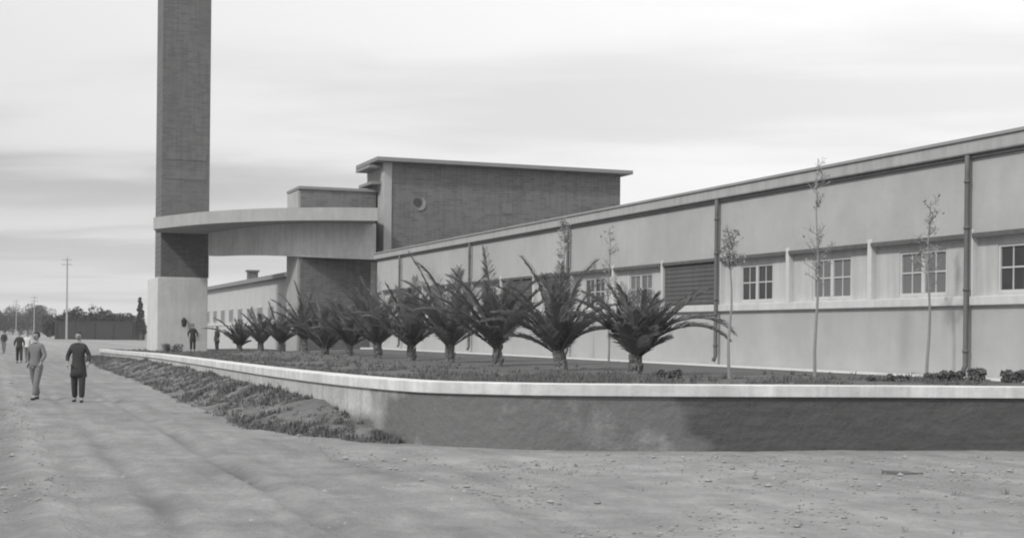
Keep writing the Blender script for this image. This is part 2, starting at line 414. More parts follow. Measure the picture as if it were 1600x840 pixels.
# ------------------------------------------------------------------ the long factory front
FZ = 1.08
fac = empty('factory_building', (8.85, 27.8, FZ), math.atan2(-DY, -DX))     # local x: along the front to the right, y: into the building
tag(fac, 'long low pale factory with a strip of windows and dark downpipes behind the palms', 'factory')
def lx(Y): return -(Y-27.8)/DY
XL, XR = lx(69.2), lx(24.25)
ZS, ZB, ZH, ZT = 1.42, 1.60, 2.74, 4.28      # sill underside, sill top, window head, top of wall
DEP = 15.0
mb = MB(); mb.box(XL, 0, -0.5, XR, 0.3, ZS); mb.box(XL, 0.3, -0.5, XL+0.3, DEP, ZT); mb.box(XR-0.3, 0.3, -0.5, XR, DEP, ZT); mb.box(XL, DEP, -0.5, XR, DEP+0.3, ZT)
mb.box(XL, -0.02, ZH, XR, 0.28, ZT)
mb.build('wall', M_fac, fac)
mb = MB(); mb.box(XL, -0.09, ZS, XR, 0.3, ZB); mb.build('sill', M_sill, fac, bevel=0.015)
mb = MB(); mb.box(XL, -0.85, -0.4, XR+0.2, -0.01, 0.035); mb.build('pavement', M_sill, fac, bevel=0.02)
mb = MB(); mb.box(XL-0.2, -0.16, ZT+0.075, XR+0.2, DEP+0.6, ZT+0.36); mb.build('fascia', M_fascia, fac, bevel=0.03)
mb = MB(); mb.box(XL-0.1, -0.09, ZT+0.005, XR+0.1, DEP+0.5, ZT+0.08); mb.build('soffit', M_dark, fac)  # dark colour paints in the shadow gap under the fascia
mb = MB()
mb.prism([(XL-0.25, -0.2), (XR+0.25, -0.2), (XR+0.25, DEP+0.5), (XL-0.25, DEP+0.5)], ZT+0.34, ZT+0.40)
k0 = len(mb.v); yr = DEP/2
mb.v += [(XL-.2,-.2,ZT+.40),(XR+.2,-.2,ZT+.40),(XR+.2,DEP+.4,ZT+.40),(XL-.2,DEP+.4,ZT+.40),(XL-.2,yr,ZT+.75),(XR+.2,yr,ZT+.75)]
mb.f += [(k0,k0+1,k0+5,k0+4),(k0+2,k0+3,k0+4,k0+5),(k0+1,k0+2,k0+5),(k0+3,k0,k0+4)]
mb.build('roof', M_roof, fac)
bays = [27.5 + 3.133*i for i in range(-1, 15)]
pil = [lx(Y) for Y in bays]
SHUT = {4, 8}
openings = []
for b in range(len(pil)-1):
    xr_, xl_ = pil[b], pil[b+1]
    if xl_ < XL: break
    shut = b in SHUT or b == 0 and False
    c = (xl_+xr_)/2; wdt = 1.56
    if b == 0: c -= 0.25
    openings.append((b, xl_, xr_, c, wdt))
# recessed pale band with real openings
YB0, YB1 = 0.10, 0.28
for b, xl_, xr_, c, wdt in openings:
    if b in SHUT: continue
    mb = MB(); w0, w1 = c-wdt/2, c+wdt/2; z0, z1 = ZB+0.06, ZB+0.98
    mb.box(xl_+0.06, YB0, ZB-0.002, w0, YB1, ZH+0.002); mb.box(w1, YB0, ZB-0.002, xr_-0.06, YB1, ZH+0.002)
    mb.box(w0, YB0, z1, w1, YB1, ZH+0.002); mb.box(w0, YB0, ZB-0.002, w1, YB1, z0)
    mb.build('window_surround', M_band, fac)
mb = MB()
xl_last = openings[-1][1]
mb.box(XL, YB0, ZB-0.002, xl_last-0.06, YB1, ZH+0.002); mb.build('window_surround', M_band, fac)
for i, x in enumerate(pil):
    if x-0.08 < XL or x > XR-0.1: continue
    m_ = MB(); m_.box(x-0.075, -0.045, ZB+0.003, x+0.075, 0.27, ZH+0.16); m_.build('pilaster', M_sill, fac, bevel=0.01)
# dark strip painting in the overhang's shadow line above the windows, broken at the pilasters
mb = MB()
for b, xl_, xr_, c, wdt in openings: mb.box(xl_+0.08, -0.07, ZH+0.001, xr_-0.08, -0.021, ZH+0.085)
mb.build('head_shadow_strip', M_dark, fac)
rnd = random.Random(5)
for b, xl_, xr_, c, wdt in openings:
    if b in SHUT:
        m_ = MB(); m_.box(xl_+0.09, 0.02, ZB+0.02, xr_-0.09, 0.075, ZH-0.01)
        for q in range(9):
            zq = ZB+0.06+q*0.12; m_.box(xl_+0.12, 0.005, zq, xr_-0.12, 0.03, zq+0.085)
        s_ = m_.build('shutter', M_dark, fac); continue
    w0, w1 = c-wdt/2, c+wdt/2; z0, z1 = ZB+0.06, ZB+0.98; m_ = MB(); t = 0.05
    m_.box(w0, 0.12, z0, w0+t, 0.2, z1); m_.box(w1-t, 0.12, z0, w1, 0.2, z1)
    m_.box(w0+t, 0.12, z0, w1-t, 0.2, z0+t); m_.box(w0+t, 0.12, z1-t, w1-t, 0.2, z1)
    m_.box(c-0.055, 0.115, z0+t, c+0.055, 0.205, z1-t)
    for a_, b_ in ((w0+t, c-0.055), (c+0.055, w1-t)):
        m_.box(a_, 0.135, z0+0.46, b_, 0.185, z0+0.49)
        mid = (a_+b_)/2; m_.box(mid-0.012, 0.137, z0+t, mid+0.012, 0.183, z1-t)
    wn = m_.build('window', M_frame, fac)
    p_ = MB(); p_.box(w0+0.02, 0.155, z0+0.02, w1-0.02, 0.165, z1-0.02)
    p_.build('pane', M_glass if b in (0, 3, 4, 6) or b > 8 else M_glass2, wn)
    if b == 2: pass
    # a dark room box behind each window
for b, xl_, xr_, c, wdt in openings[:1]: pass
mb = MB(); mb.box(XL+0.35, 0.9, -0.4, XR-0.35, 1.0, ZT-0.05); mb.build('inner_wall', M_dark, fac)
for Y in (27.5, 36.9, 46.3, 55.7, 65.1):
    x = lx(Y) + 0.02; m_ = MB()
    m_.tube([(x, -0.14, ZT+0.06), (x, -0.14, ZT-0.30), (x, -0.14, 0.25), (x, -0.2, 0.12)], 0.052, 10)
    for z in (0.5, 1.7, 2.9, 3.8): m_.tube([(x, -0.14, z), (x, -0.14, z+0.06)], 0.064, 10)
    m_.build('downpipe', M_pipe, fac, smooth=True)

# second wing further off, seen through the gate
fw = empty('factory_wing', (SW(0, 0).x, 0, 0), 0)
p = SW(sw((8.85, 27.8))[0] + (88.5-27.8)/DY, sw((8.85, 27.8))[1])
fw.location = (p.x, p.y, 0.8); fw.rotation_euler = (0, 0, math.atan2(-DY, -DX))
tag(fw, 'far low factory wing with a dark eaves line seen through the gateway', 'factory')
LW = 46
mb = MB(); mb.box(-LW, 0, -0.8, 0, 12, 4.5); mb.build('wall', M_band, fw)
mb = MB(); mb.box(-LW-0.3, -0.35, 4.52, 0.3, 12.4, 4.8); mb.build('roof', M_soff, fw)
mb = MB(); mb.box(-LW, -0.06, 1.5, 0, -0.001, 1.65); mb.build('sill', M_sill, fw)
for i in range(11):
    m_ = MB(); x = -2.6-i*4.1; m_.box(x-0.9, -0.05, 1.75, x+0.9, -0.003, 2.8); w_ = m_.build('window', M_frame, fw)
    m_ = MB(); m_.box(x-0.82, -0.075, 1.83, x+0.82, -0.052, 2.72); m_.build('pane', M_glass2, w_)
m_ = MB(); m_.box(-28.0, 2, 4.8, -27.3, 2.8, 5.9); m_.box(-28.1, 1.9, 5.9, -27.2, 2.9, 6.05); m_.build('chimney', M_brick, fw)

# ------------------------------------------------------------------ dark brick hall
AZ = math.atan2(NY, NX)
hall = empty('brick_hall', (-6.98, 76.0, 0.7), AZ)
tag(hall, 'tall dark brick block with flat overhanging roof rising behind the factory', 'building')
HZ = 10.35; HL = 14.0; HD = 3.6
mb = MB(); mb.box(0.42, 0, -0.5, HL, HD, HZ); mb.build('wall', M_brick, hall)
mb = MB(); mb.box(-0.02, -0.06, -0.5, 0.418, HD+0.02, HZ); mb.build('corner_pier', M_plast, hall, bevel=0.02)
mb = MB(); mb.box(-0.55, -0.55, HZ+0.003, HL+0.55, HD+0.5, HZ+0.22); mb.build('roof', M_soff, hall, bevel=0.02)
mb = MB(); mb.box(-0.75, 0.4, HZ-0.28, -0.023, HD-0.3, HZ-0.12); mb.box(-0.6, 0.5, HZ-1.15, -0.023, HD-0.4, HZ-1.0); mb.build('ledge', M_soff, hall)
# round emblem low on the front, and a small pale plaque
def hl(px):   # picture x -> local x on the hall front
    u = (px-CX)/FPX; t = (u*76.0+6.98)/(NX-u*NY); return t
ex = hl(650); ez = P(650, 322, 76.6).z - 0.7
mb = MB()
pts = [(ex+0.22*math.cos(a), -0.03, ez+0.22+0.22*math.sin(a)) for a in [2*math.pi*i/28 for i in range(28)]]
k = len(mb.v); mb.v += pts + [(p_[0], -0.001, p_[2]) for p_ in pts]; mb.f.append(tuple(range(28)))
for i in range(28): mb.f.append((i, (i+1) % 28, 28+(i+1) % 28, 28+i))
em = mb.build('emblem', mat('emblem bronze', 0.06, 0.2, 5), hall)
mb = MB()
NA = 14
for i in range(NA+1):
    a = -1.7 + i*0.19; wq = 0.09*math.sin(math.pi*i/NA)+0.015
    for r_ in (0.36-wq, 0.36+wq):
        for yy in (-0.045, -0.002): mb.v.append((ex+0.03+r_*math.cos(a), yy, ez+0.18+r_*math.sin(a)))
for i in range(NA):
    k = 4*i; mb.f += [(k, k+4, k+6, k+2), (k+1, k+3, k+7, k+5), (k, k+1, k+5, k+4), (k+2, k+6, k+7, k+3)]
mb.f += [(0, 2, 3, 1), (4*NA, 4*NA+1, 4*NA+3, 4*NA+2)]
mb.build('crescent', mat('worn relief paint', 0.24, 0.2, 3), em)
pxl = hl(790); m_ = MB(); m_.box(pxl-0.3, -0.03, ez-0.2, pxl+0.3, -0.002, ez+0.4); m_.build('plaque', mat('worn plaque', 0.155, 0.3, 2), hall)
v_ = hl(913); m_ = MB(); m_.box(v_-0.3, -0.04, ez+0.0, v_+0.3, -0.002, ez+0.4); m_.build('vent', M_dark, hall)

# ------------------------------------------------------------------ gatehouse, canopy
gt = empty('gatehouse', (-11.4, 75.6, 0.7), AZ)
tag(gt, 'dark gatehouse with a pale canopy slab reaching across the gateway to the tower', 'gatehouse')
GL = 4.15
zt = P(520, 293, 76.2).z - 0.7
mb = MB(); mb.box(0, 0, -0.5, GL, 3.2, zt-0.15); mb.build('wall', M_brick, gt)
mb = MB(); mb.box(-0.12, 0.15, -0.5, -0.003, 3.1, zt-0.2); mb.build('lit_side_face', M_plast, gt)  # pale slab paints the sunlit look of the gatehouse's left side
mb = MB(); mb.box(-0.13, -0.08, zt-0.148, GL+0.1, 3.26, zt); mb.build('roof', M_soff, gt)
def tl(p):      # world -> gatehouse local
    d = Vector((p[0]+11.4, p[1]-75.6)); return (d.x*NX + d.y*NY, -d.x*NY + d.y*NX)
cz1 = 8.33-0.7; cz0 = 7.66-0.7
front = [P(590,330,73.2), P(520,330,73.2), P(450,330,73.7), P(385,330,74.8), P(325,330,76.5), P(280,330,78.6), P(240,330,81.0)]
front = [tl(q) for q in front]
back = [tl(q) for q in [(-21.2, 83.9), (-18.45, 84.85), (-15, 84.0), (-12.2, 80.0)]] + [(0.5, 2.2), (GL, 2.2)]
def smoothpoly(pts, n=4):
    o_ = catmull([(a, b, 0) for a, b in pts], n); return [(q.x, q.y) for q in o_]
fs = smoothpoly(front)
mb = MB(); mb.prism(fs + back, cz0, cz1); mb.build('canopy', M_slab, gt)
# curved beam wall under the canopy
fr = [tl(q) for q in [P(588,330,75.25), P(520,330,75.1), P(465,330,75.6), P(420,330,77.0), P(375,330,79.6), P(326,330,83.6)]]
fr = smoothpoly(fr, 5); inn = []
for i, q in enumerate(fr):
    a = Vector(fr[max(i-1, 0)]); b = Vector(fr[min(i+1, len(fr)-1)]); t = (b-a).normalized(); inn.append((q[0]+t.y*0.35, q[1]-t.x*0.35))
npt = len(fr); zb = [5.05 + (0.55*(i/(npt-1))**1.5) for i in range(npt)]
mb = MB()
for i in range(npt-1):
    mb.prism([fr[i], fr[i+1], inn[i+1], inn[i]], [zb[i], zb[i+1], zb[i+1], zb[i]], cz0-0.003)
o = mb.build('beam', M_beam, gt)
bm = bmesh.new(); bm.from_mesh(o.data); bmesh.ops.remove_doubles(bm, verts=bm.verts, dist=0.001); bm.to_mesh(o.data); bm.free()
# pier of pale plaster at the right corner of the gatehouse
mb = MB(); mb.box(GL-0.28, -0.10, -0.5, GL+0.45, -0.003, 5.0); mb.build('corner_pier', M_plast, gt)


# ------------------------------------------------------------------ tower
tw = empty('brick_tower', (-21.0, 84.0, 0.65), AZ)
tag(tw, 'tall plain dark brick tower on a whitewashed base at the gateway', 'tower')
TW = 2.83
zb1 = P(285, 433, 84.3).z - 0.65
mb = MB(); mb.box(0, 0, zb1, TW, 3.0, 25.5); mb.build('shaft', M_brick2, tw)
mb = MB(); mb.box(-0.18, -0.04, -0.6, TW-0.05, 5.4, zb1-0.002); mb.build('base', M_plinth, tw, bevel=0.03)
mb = MB(); mb.box(-0.1, -0.1, 25.502, TW+0.1, 3.1, 25.75); mb.build('cap', M_slab, tw)
# faint raised brick courses on the shaft where the photograph shows pale bands
relief = mat('worn relief brick', 0.145, 0.3, 1.5, streak=0.2)
for z_, hh_ in ((P(285, 243, 84).z-0.65, 0.2), (P(285, 272, 84).z-0.65, 0.26)):
    mb = MB(); mb.box(0.22, -0.02, z_-hh_, TW-0.2, -0.001, z_+hh_); mb.build('brick_band', relief, tw)

# lantern on the whitewashed base
xl2 = ((285-CX)/FPX*84+21)*1.02
m_ = MB(); zl = P(285, 503, 84.2).z - 0.65
m_.box(xl2-0.05, -0.35, zl+0.22, xl2+0.05, -0.045, zl+0.28); m_.build('lamp_bracket', M_dark, tw)
m_ = MB(); m_.tube([(xl2, -0.32, zl+0.22), (xl2, -0.32, zl+0.12), (xl2, -0.32, zl-0.22), (xl2, -0.32, zl-0.3)], [0.06, 0.17, 0.13, 0.04], 8); m_.build('lantern', M_coat, tw)

# ------------------------------------------------------------------ plants
def frond(mb, rb, base, az, el, ln, droop, rnd, twist=0.0, n=30, ll=0.36):
    p = Vector(base); a = el; h = Vector((math.cos(az), math.sin(az), 0)); side = Vector((-h.y, h.x, 0))
    pts = [p.copy()]; st = ln/n
    for i in range(n):
        t = (i+1)/n
        a -= droop*st*(0.35+1.5*t)
        az2 = az + twist*t; h = Vector((math.cos(az2), math.sin(az2), 0))
        p = p + (h*math.cos(a) + Vector((0, 0, 1))*math.sin(a))*st; pts.append(p.copy())
    rb.tube(pts[::2], [0.022*(1-0.85*i/(len(pts[::2])-1)) for i in range(len(pts[::2]))], 4)
    for i in range(3, n+1):
        t = i/n; d = (pts[i]-pts[i-1]).normalized(); sd_ = d.cross(Vector((0, 0, 1)))
        if sd_.length < 1e-3: sd_ = side
        sd_ = sd_.normalized(); upv = sd_.cross(d).normalized()
        L_ = ll*(0.35 + 0.9*math.sin(math.pi*min(1, t*0.86+0.10)))*rnd.uniform(0.8, 1.15)
        for sg in (-1, 1):
            for sub in (0, 0.5):
                fw_ = 0.7 + 0.8*t
                dr = (sd_*sg*rnd.uniform(0.75, 1.1) + d*fw_ + upv*rnd.uniform(0.1, 0.55)).normalized()
                b0 = pts[i-1].lerp(pts[i], sub + rnd.uniform(0, .3)); wv = (d*0.5+upv*0.5).normalized()*0.0105
                m1 = b0 + dr*L_*0.55; e1 = b0 + dr*L_ - Vector((0, 0, 1))*L_*rnd.uniform(0.06, 0.22)
                mb.poly([b0-wv, b0+wv, m1+wv*1.3, m1-wv*1.3]); mb.poly([m1-wv*1.3, m1+wv*1.3, e1])
def palm(px, Y, h, nf, ln, seed, label, extra=(), lean=0.0, trunk=0.45, spread=1.0):
    rnd = random.Random(seed); u, _ = ray(px, 560); X = u*Y; z = lawnz(X, Y)
    o = empty('palm_tree', (X, Y, z - 0.03)); tag(o, label, 'palm tree', 'young palms planted in a row in front of the factory')
    t = MB(); pts = []; rad = []
    for i in range(10):
        q = i/9; pts.append((lean*q, 0, q*trunk*1.15)); rad.append((0.115-0.03*q)*(0.85+0.5*((seed*7)%5)/5) * (1.12 if i % 2 else 0.94) * (0.6 if i == 9 else 1) * (1.15 if i == 0 else 1))
    t.tube(pts, rad, 10)
    for i in range(46):       # old leaf boots
        q = rnd.uniform(0.05, 1.0); a = rnd.uniform(0, 6.28); r0 = 0.09-0.03*q
        b0 = Vector((lean*q + r0*math.cos(a), r0*math.sin(a), q*trunk)); 
        t.tube([b0, b0+Vector((0.05*math.cos(a), 0.05*math.sin(a), 0.06)), b0+Vector((0.07*math.cos(a), 0.07*math.sin(a), 0.15))], [0.035, 0.028, 0.008], 4)
    t.build('trunk', M_trunk, o)
    lf = MB(); rc = MB()
    nf = int(nf*(0.9 if px > 850 else 0.95)); lean += rnd.uniform(-.06, .06); ln *= 1.0 if px > 900 or px < 450 else 1.14
    for i in range(nf):
        q = i/nf; az = i*2.399963 + rnd.uniform(-0.25, 0.25)
        el = R(86 - 43*q**0.9*spread + rnd.uniform(-11, 9)); l_ = ln*rnd.choice((0.55, .75, .85, .95, 1.02, 1.1))*rnd.uniform(.93, 1.05)*(0.72+0.32*math.sin(math.pi*min(1, q+0.25)))
        b = (lean + 0.05*math.cos(az), 0.05*math.sin(az), trunk*0.96 - 0.12*q)
        frond(lf, rc, b, az, el, l_, rnd.uniform(0.05, 0.45)+0.14*q, rnd, rnd.uniform(-.35, .35))
    for (az, el, l_, dr) in extra:
        frond(lf, rc, (lean, 0, trunk*0.95), R(az), R(el), l_, dr, rnd, 0, 34, 0.34)
    lf.build('crown', M_frond, o, fix=False); c = rc.build('frond_stems', M_frond, o, fix=False)
    return o
PL = [  # px, depth, nf, frond length, label, extra long fronds (azimuth, elevation, length, droop)
 (993, 28.5, 34, 1.45, 'nearest young palm, rightmost of the row, with long fronds arching to the right', [(-8, 50, 1.95, 0.16), (12, 53, 1.8, .2), (-20, 50, 2.25, 0.66), (8, 42, 2.1, 0.62), (185, 52, 1.7, 0.3), (170, 45, 1.6, .35)], 0.0, 0.50),
 (878, 32.1, 36, 1.70, 'second palm from the right, tall and bushy, with a leaning pale trunk foot', [(180, 42, 1.9, 0.45), (172, 52, 1.8, .5), (190, 58, 2.0, .25), (5, 48, 1.9, 0.5), (-10, 40, 1.6, 0.6), (80, 84, 2.0, 0.05)], -0.12, 0.52),
 (778, 36.1, 36, 1.85, 'third palm from the right, on a straight dark trunk, with V-shaped crown and spiky top', [(178, 48, 2.1, 0.22), (186, 56, 2.2, .2), (0, 50, 2.0, .2), (10, 58, 2.2, 0.15), (120, 78, 2.6, 0.05), (185, 44, 2.3, .35)], 0.0, 0.62),
 (703, 39.9, 32, 2.2, 'fourth palm from the right, dense rounded crown on a thick dark trunk', [(175, 60, 2.2, 0.3), (10, 55, 2.0, 0.3)], 0.0, 0.6),
 (643, 43.5, 32, 1.95, 'fifth palm from the right, loosely spread, between two denser crowns', [(185, 50, 2.1, 0.4)], 0.0, 0.55),
 (590, 47.2, 30, 1.95, 'sixth palm from the right, its crown merging with its neighbours', [], 0.0, 0.6),
 (545, 51.0, 30, 1.95, 'seventh palm from the right, in front of the gatehouse corner', [], 0.0, 0.5),
 (508, 54.6, 30, 1.95, 'eighth palm from the right, just left of the gatehouse middle', [], 0.0, 0.3),
 (475, 58.1, 28, 2.0, 'fourth palm from the left, dark upright trunk below the gatehouse corner', [], 0.0, 0.7),
 (440, 62.5, 26, 1.55, 'third palm from the left, small, in front of the gateway', [], 0.0, 0.5),
 (407, 67.3, 26, 1.5, 'second palm from the left, small, in front of the gateway', [], 0.0, 0.5),
 (374, 72.7, 24, 1.45, 'leftmost and farthest palm, with a long frond reaching left', [(180, 42, 2.1, 0.35), (178, 60, 1.9, 0.3)], 0.0, 0.45)]
for i, (px, Y, nf, ln, lab, ex_, lean, tr) in enumerate(PL):
    palm(px, Y, 0, nf, ln, 11+i, lab, ex_, lean, tr)

def sapling(px, Y, h, seed, label, tuft, dens=1.0):
    rnd = random.Random(seed); u, _ = ray(px, 560); X = u*Y; z = lawnz(X, Y)
    o = empty('sapling', (X, Y, z-0.03)); tag(o, label, 'sapling', 'thin young trees in front of the factory')
    t = MB(); pts = [(0.03*math.sin(i*1.1+seed), 0.02*math.cos(i+seed), h*i/8) for i in range(9)]
    t.tube(pts, [0.034-0.026*i/8 for i in range(9)], 7)
    lf = MB()
    nb_ = 30
    for i in range(nb_):
        q = tuft + (1-tuft)*rnd.random(); a = rnd.uniform(0, 6.28); l_ = (0.22+0.5*(1-q))*rnd.uniform(0.6, 1.2)
        b0 = Vector(pts[min(8, int(q*8))]).lerp(Vector(pts[min(8, int(q*8)+1)]), q*8 % 1)
        d = Vector((math.cos(a), math.sin(a), rnd.uniform(0.3, 1.3))).normalized()
        e_ = b0 + d*l_; t.tube([b0, b0.lerp(e_, .5)+Vector((0, 0, -.01)), e_], [0.010, 0.007, 0.003], 4)
        for k in range(3):
            f0 = b0.lerp(e_, rnd.uniform(.3, .8)); f1 = f0 + Vector([rnd.uniform(-.12, .12), rnd.uniform(-.12, .12), rnd.uniform(.03, .16)]); t.tube([f0, f1], [.005, .0025], 3)
        for k in range(int(9*dens)):
            c = b0.lerp(e_, rnd.uniform(0.25, 1.05)) + Vector([rnd.uniform(-.07, .07) for _ in range(3)])
            v1 = Vector([rnd.uniform(-1, 1) for _ in range(3)]).normalized(); v2 = v1.cross(Vector([rnd.uniform(-1, 1) for _ in range(3)])).normalized()
            s_ = rnd.uniform(0.015, 0.036); lf.poly([c-v1*s_*1.6, c+v2*s_*.6, c+v1*s_*1.6, c-v2*s_*.6])
    t.build('trunk', M_sbark, o); lf.build('crown', M_leafsap, o, fix=False)
sapling(1140, 26.5, 2.75, 3, 'thin sapling with a dark tuft at its top beside the middle downpipe', 0.74, 1.0)
sapling(1275, 27.2, 4.25, 4, 'tallest thin sapling, reaching the roof line between the two nearest downpipes', 0.35, 0.5)
sapling(1450, 27.3, 3.45, 5, 'thin sapling in front of the window nearest the right downpipe', 0.5, 0.5)
sapling(880, 43.6, 4.3, 6, 'sapling rising above the second palm with a dark bushy top', 0.72, 1.2)
sapling(950, 40.5, 3.9, 7, 'bare thin sapling between the two nearest palms, against the wall', 0.4, 0.5)

def clump(mb, c, r, n, s, rnd, flat=1.0):
    for k in range(n):
        d = Vector([rnd.gauss(0, 1) for _ in range(3)]).normalized()*r*rnd.uniform(0.35, 1.0)**0.5; d.z *= flat
        p = Vector(c)+d; v1 = Vector([rnd.uniform(-1, 1) for _ in range(3)]).normalized(); v2 = v1.cross(Vector([rnd.uniform(-1, 1) for _ in range(3)])).normalized()
        q = s*rnd.uniform(0.6, 1.4); mb.poly([p-v1*q, p+v2*q*.55, p+v1*q, p-v2*q*.55])
def bush(px, Y, r, h, seed, label):
    rnd = random.Random(seed); u, _ = ray(px, 580); X = u*Y; z = lawnz(X, Y); o = empty('bush', (X, Y, z-0.02)); tag(o, label, 'bush', 'low bushes on the terrace')
    st = MB(); lf = MB()
    for i in range(9):
        a = rnd.uniform(0, 6.28); q = rnd.uniform(0.2, 1)*r; e_ = (q*math.cos(a), q*math.sin(a)*.6, h*rnd.uniform(.5, .95))
        st.tube([(0, 0, 0), (e_[0]*.4, e_[1]*.4, e_[2]*.6), e_], [0.012, 0.008, 0.004], 4); clump(lf, e_, h*0.42, 90, 0.035, rnd, .8)
        clump(lf, (e_[0], e_[1], e_[2]*.4), h*0.35, 60, 0.035, rnd, .8)
    st.build('stem', M_bark, o); lf.build('crown', M_leaf, o, fix=False)
bush(1518, 25.6, 0.4, 0.2, 1, 'low dark bush behind the coping at the foot of the right downpipe')
bush(1462, 25.4, 0.3, 0.16, 2, 'smallest low bush behind the coping left of the right downpipe')
bush(1592, 25.0, 0.3, 0.22, 3, 'low bush behind the coping at the right edge of the picture')
bush(1048, 26.2, 0.2, 0.16, 4, 'tiny bush behind the coping right of the nearest palm')
bush(1395, 25.2, 0.5, 0.12, 8, 'flat spreading weed bush behind the coping between two saplings')
bush(268, 82.0, 0.7, 0.4, 5, 'low hedge bush at the foot of the whitewashed tower base')

# grass blades and weeds (uncountable)
def blades(name, spots, m, label, hmin, hmax, wd=0.012):
    rnd = random.Random(77); mb = MB()
    for (x, y, z, k) in spots:
        for _ in range(5):
            a = rnd.uniform(0, 6.28); h = rnd.uniform(hmin, hmax)*k; bx, by = x+rnd.uniform(-.05, .05), y+rnd.uniform(-.05, .05)
            dx, dy = math.cos(a)*wd*(1+k), math.sin(a)*wd*(1+k); lx_, ly_ = rnd.uniform(-.5, .5)*h, rnd.uniform(-.5, .5)*h
            mb.v += [(bx-dx, by-dy, z-.02), (bx+dx, by+dy, z-.02), (bx+lx_, by+ly_, z+h)]; q = len(mb.v); mb.f.append((q-3, q-2, q-1))
    tag(mb.build(name, m, fix=False), label, 'grass', kind='stuff')
rnd = random.Random(9)
sp = []
for _ in range(8000):
    i = rnd.randrange(nb-1); k = rnd.randrange(KB-1); a, b, c, d = (Vector(bankv[q]) for q in (i*KB+k, i*KB+k+1, (i+1)*KB+k, (i+1)*KB+k+1))
    u_, v_ = rnd.random(), rnd.random(); p = a.lerp(b, u_).lerp(c.lerp(d, u_), v_)
    g_ = noise.noise(Vector((p.x*.9, p.y*.9, 3)))+.4*noise.noise(Vector((p.x*3, p.y*3, 1)))
    if g_ > -0.25 + .3*rnd.random(): sp.append((p.x, p.y, p.z, max(.25, .6+1.5*g_)*rnd.uniform(.5, 1.1)))
blades('grass', sp, M_grass, 'rough grass and weeds growing on the bank below the wall', 0.04, 0.16)
sp = []
for _ in range(9000):
    i = rnd.randrange(len(WC)-30, len(WC)) if rnd.random() < .12 else rnd.randrange(10, len(WC)-24)
    a = offs(i, -0.45 - abs(rnd.gauss(0, 2.2))); a2 = offs(min(i+1, len(WC)-1), 0) - offs(i, 0); a = a + a2*rnd.random()
    if noise.noise(Vector((a.x*.6, a.y*.6, 3))) > -0.05: sp.append((a.x, a.y, None, rnd.uniform(.4, 1.1)))
import mathutils
kd = mathutils.kdtree.KDTree(len(_lv))
for i, v in enumerate(_lv): kd.insert((v[0], v[1], 0), i)
kd.balance()
sp = [(x, y, _lv[kd.find((x, y, 0))[1]][2], k) for x, y, _, k in sp]
blades('lawn_grass', sp, M_grass, 'short uneven grass in the bed behind the coping', 0.04, 0.12)
sp = []
for _ in range(2600):
    Y = rnd.uniform(9, 60); X = rnd.uniform(-.36, .4)*Y; s, w = sw((X, Y))
    if 0.9 < w < 5 or Y > 21.9 and w > 5.6: continue
    if noise.noise(Vector((X*.5, Y*.5, 8))) > 0.3: sp.append((X, Y, gh(X, Y), rnd.uniform(.3, 1)))
blades('weeds', sp, M_drygrass, 'sparse dry weeds scattered over the bare earth', 0.03, 0.09)
# flat dark stone lying on the apron
p = G(1408, 740); rk = MB(); rr = random.Random(2); pts = [(0.27*math.cos(a)*rr.uniform(.8, 1.15), 0.12*math.sin(a)*rr.uniform(.8, 1.15)) for a in [i*math.pi/5 for i in range(10)]]
rk.prism(pts, -0.04, [0.035+rr.uniform(-.012, .02) for _ in pts]); ro = rk.build('rock', mat('dark rock', 0.12, 0.3, 6, bump=.6), smooth=False, bevel=0.012); ro.location = (p.x, p.y, gh(p.x, p.y)); tag(ro, 'flat dark stone lying alone on the bare earth before the wall', 'stone')
# small stones (uncountable)
mb = MB()
for _ in range(15000):
    Y = 9 + 28*rnd.random()**1.5; X = rnd.uniform(-.38, .42)*Y; s, w = sw((X, Y))
    if Y > 21.8 and w > 5.4: continue
    if noise.noise(Vector((X*.4, Y*.4, 6))) + rnd.uniform(-.4, .4) < 0: continue
    r_ = rnd.uniform(.008, .026)*(2.0 if rnd.random() < .04 else 1); z = gh(X, Y)
    k = len(mb.v); c = Vector((X, Y, z+r_*.3))
    for d in ((1,0,0),(0,1,0),(-1,0,0),(0,-1,0),(0,0,.7),(0,0,-.6)): mb.v.append(tuple(c+Vector(d)*r_*rnd.uniform(.7, 1.3)))
    for q in ((0,1,4),(1,2,4),(2,3,4),(3,0,4),(1,0,5),(2,1,5),(3,2,5),(0,3,5)): mb.f.append(tuple(k+a for a in q))
tag(mb.build('gravel', M_stone, fix=False), 'loose stones scattered over the bare earth', 'stones', kind='stuff')

# ------------------------------------------------------------------ far trees and poles
def tree(px, Y, h, r, seed, label, cat='tree', group='far dark trees at the end of the road', m=None, narrow=False):
    rnd = random.Random(seed); u, _ = ray(px, 520); o = empty('tree' if not narrow else 'cypress_tree', (u*Y, Y, 0)); tag(o, label, cat, group)
    t = MB(); t.tube([(0, 0, -.2), (0.1, 0, h*.3), (0, 0, h*.7)], [h*.04, h*.03, h*.012], 7)
    lf = MB()
    n_ = 14
    for i in range(n_):
        if narrow: q = i/n_; c = (rnd.uniform(-.15, .15)*r, rnd.uniform(-.15, .15)*r, h*(.12+.85*q)); cr = r*(1.05-q)*.8+.12
        else:
            a = rnd.uniform(0, 6.28); q = rnd.uniform(0, .75)*r; c = (q*math.cos(a), q*math.sin(a), h*rnd.uniform(.25, .82)); cr = r*rnd.uniform(.3, .5)
            t.tube([(0, 0, h*.25), (c[0]*.6, c[1]*.6, c[2]*.8), c], [h*.015, h*.01, h*.004], 5)
        clump(lf, c, cr, 150, 0.22 if not narrow else .16, rnd, .85)
    t.build('trunk', M_bark, o); lf.build('crown', m or M_leaffar, o, fix=False)
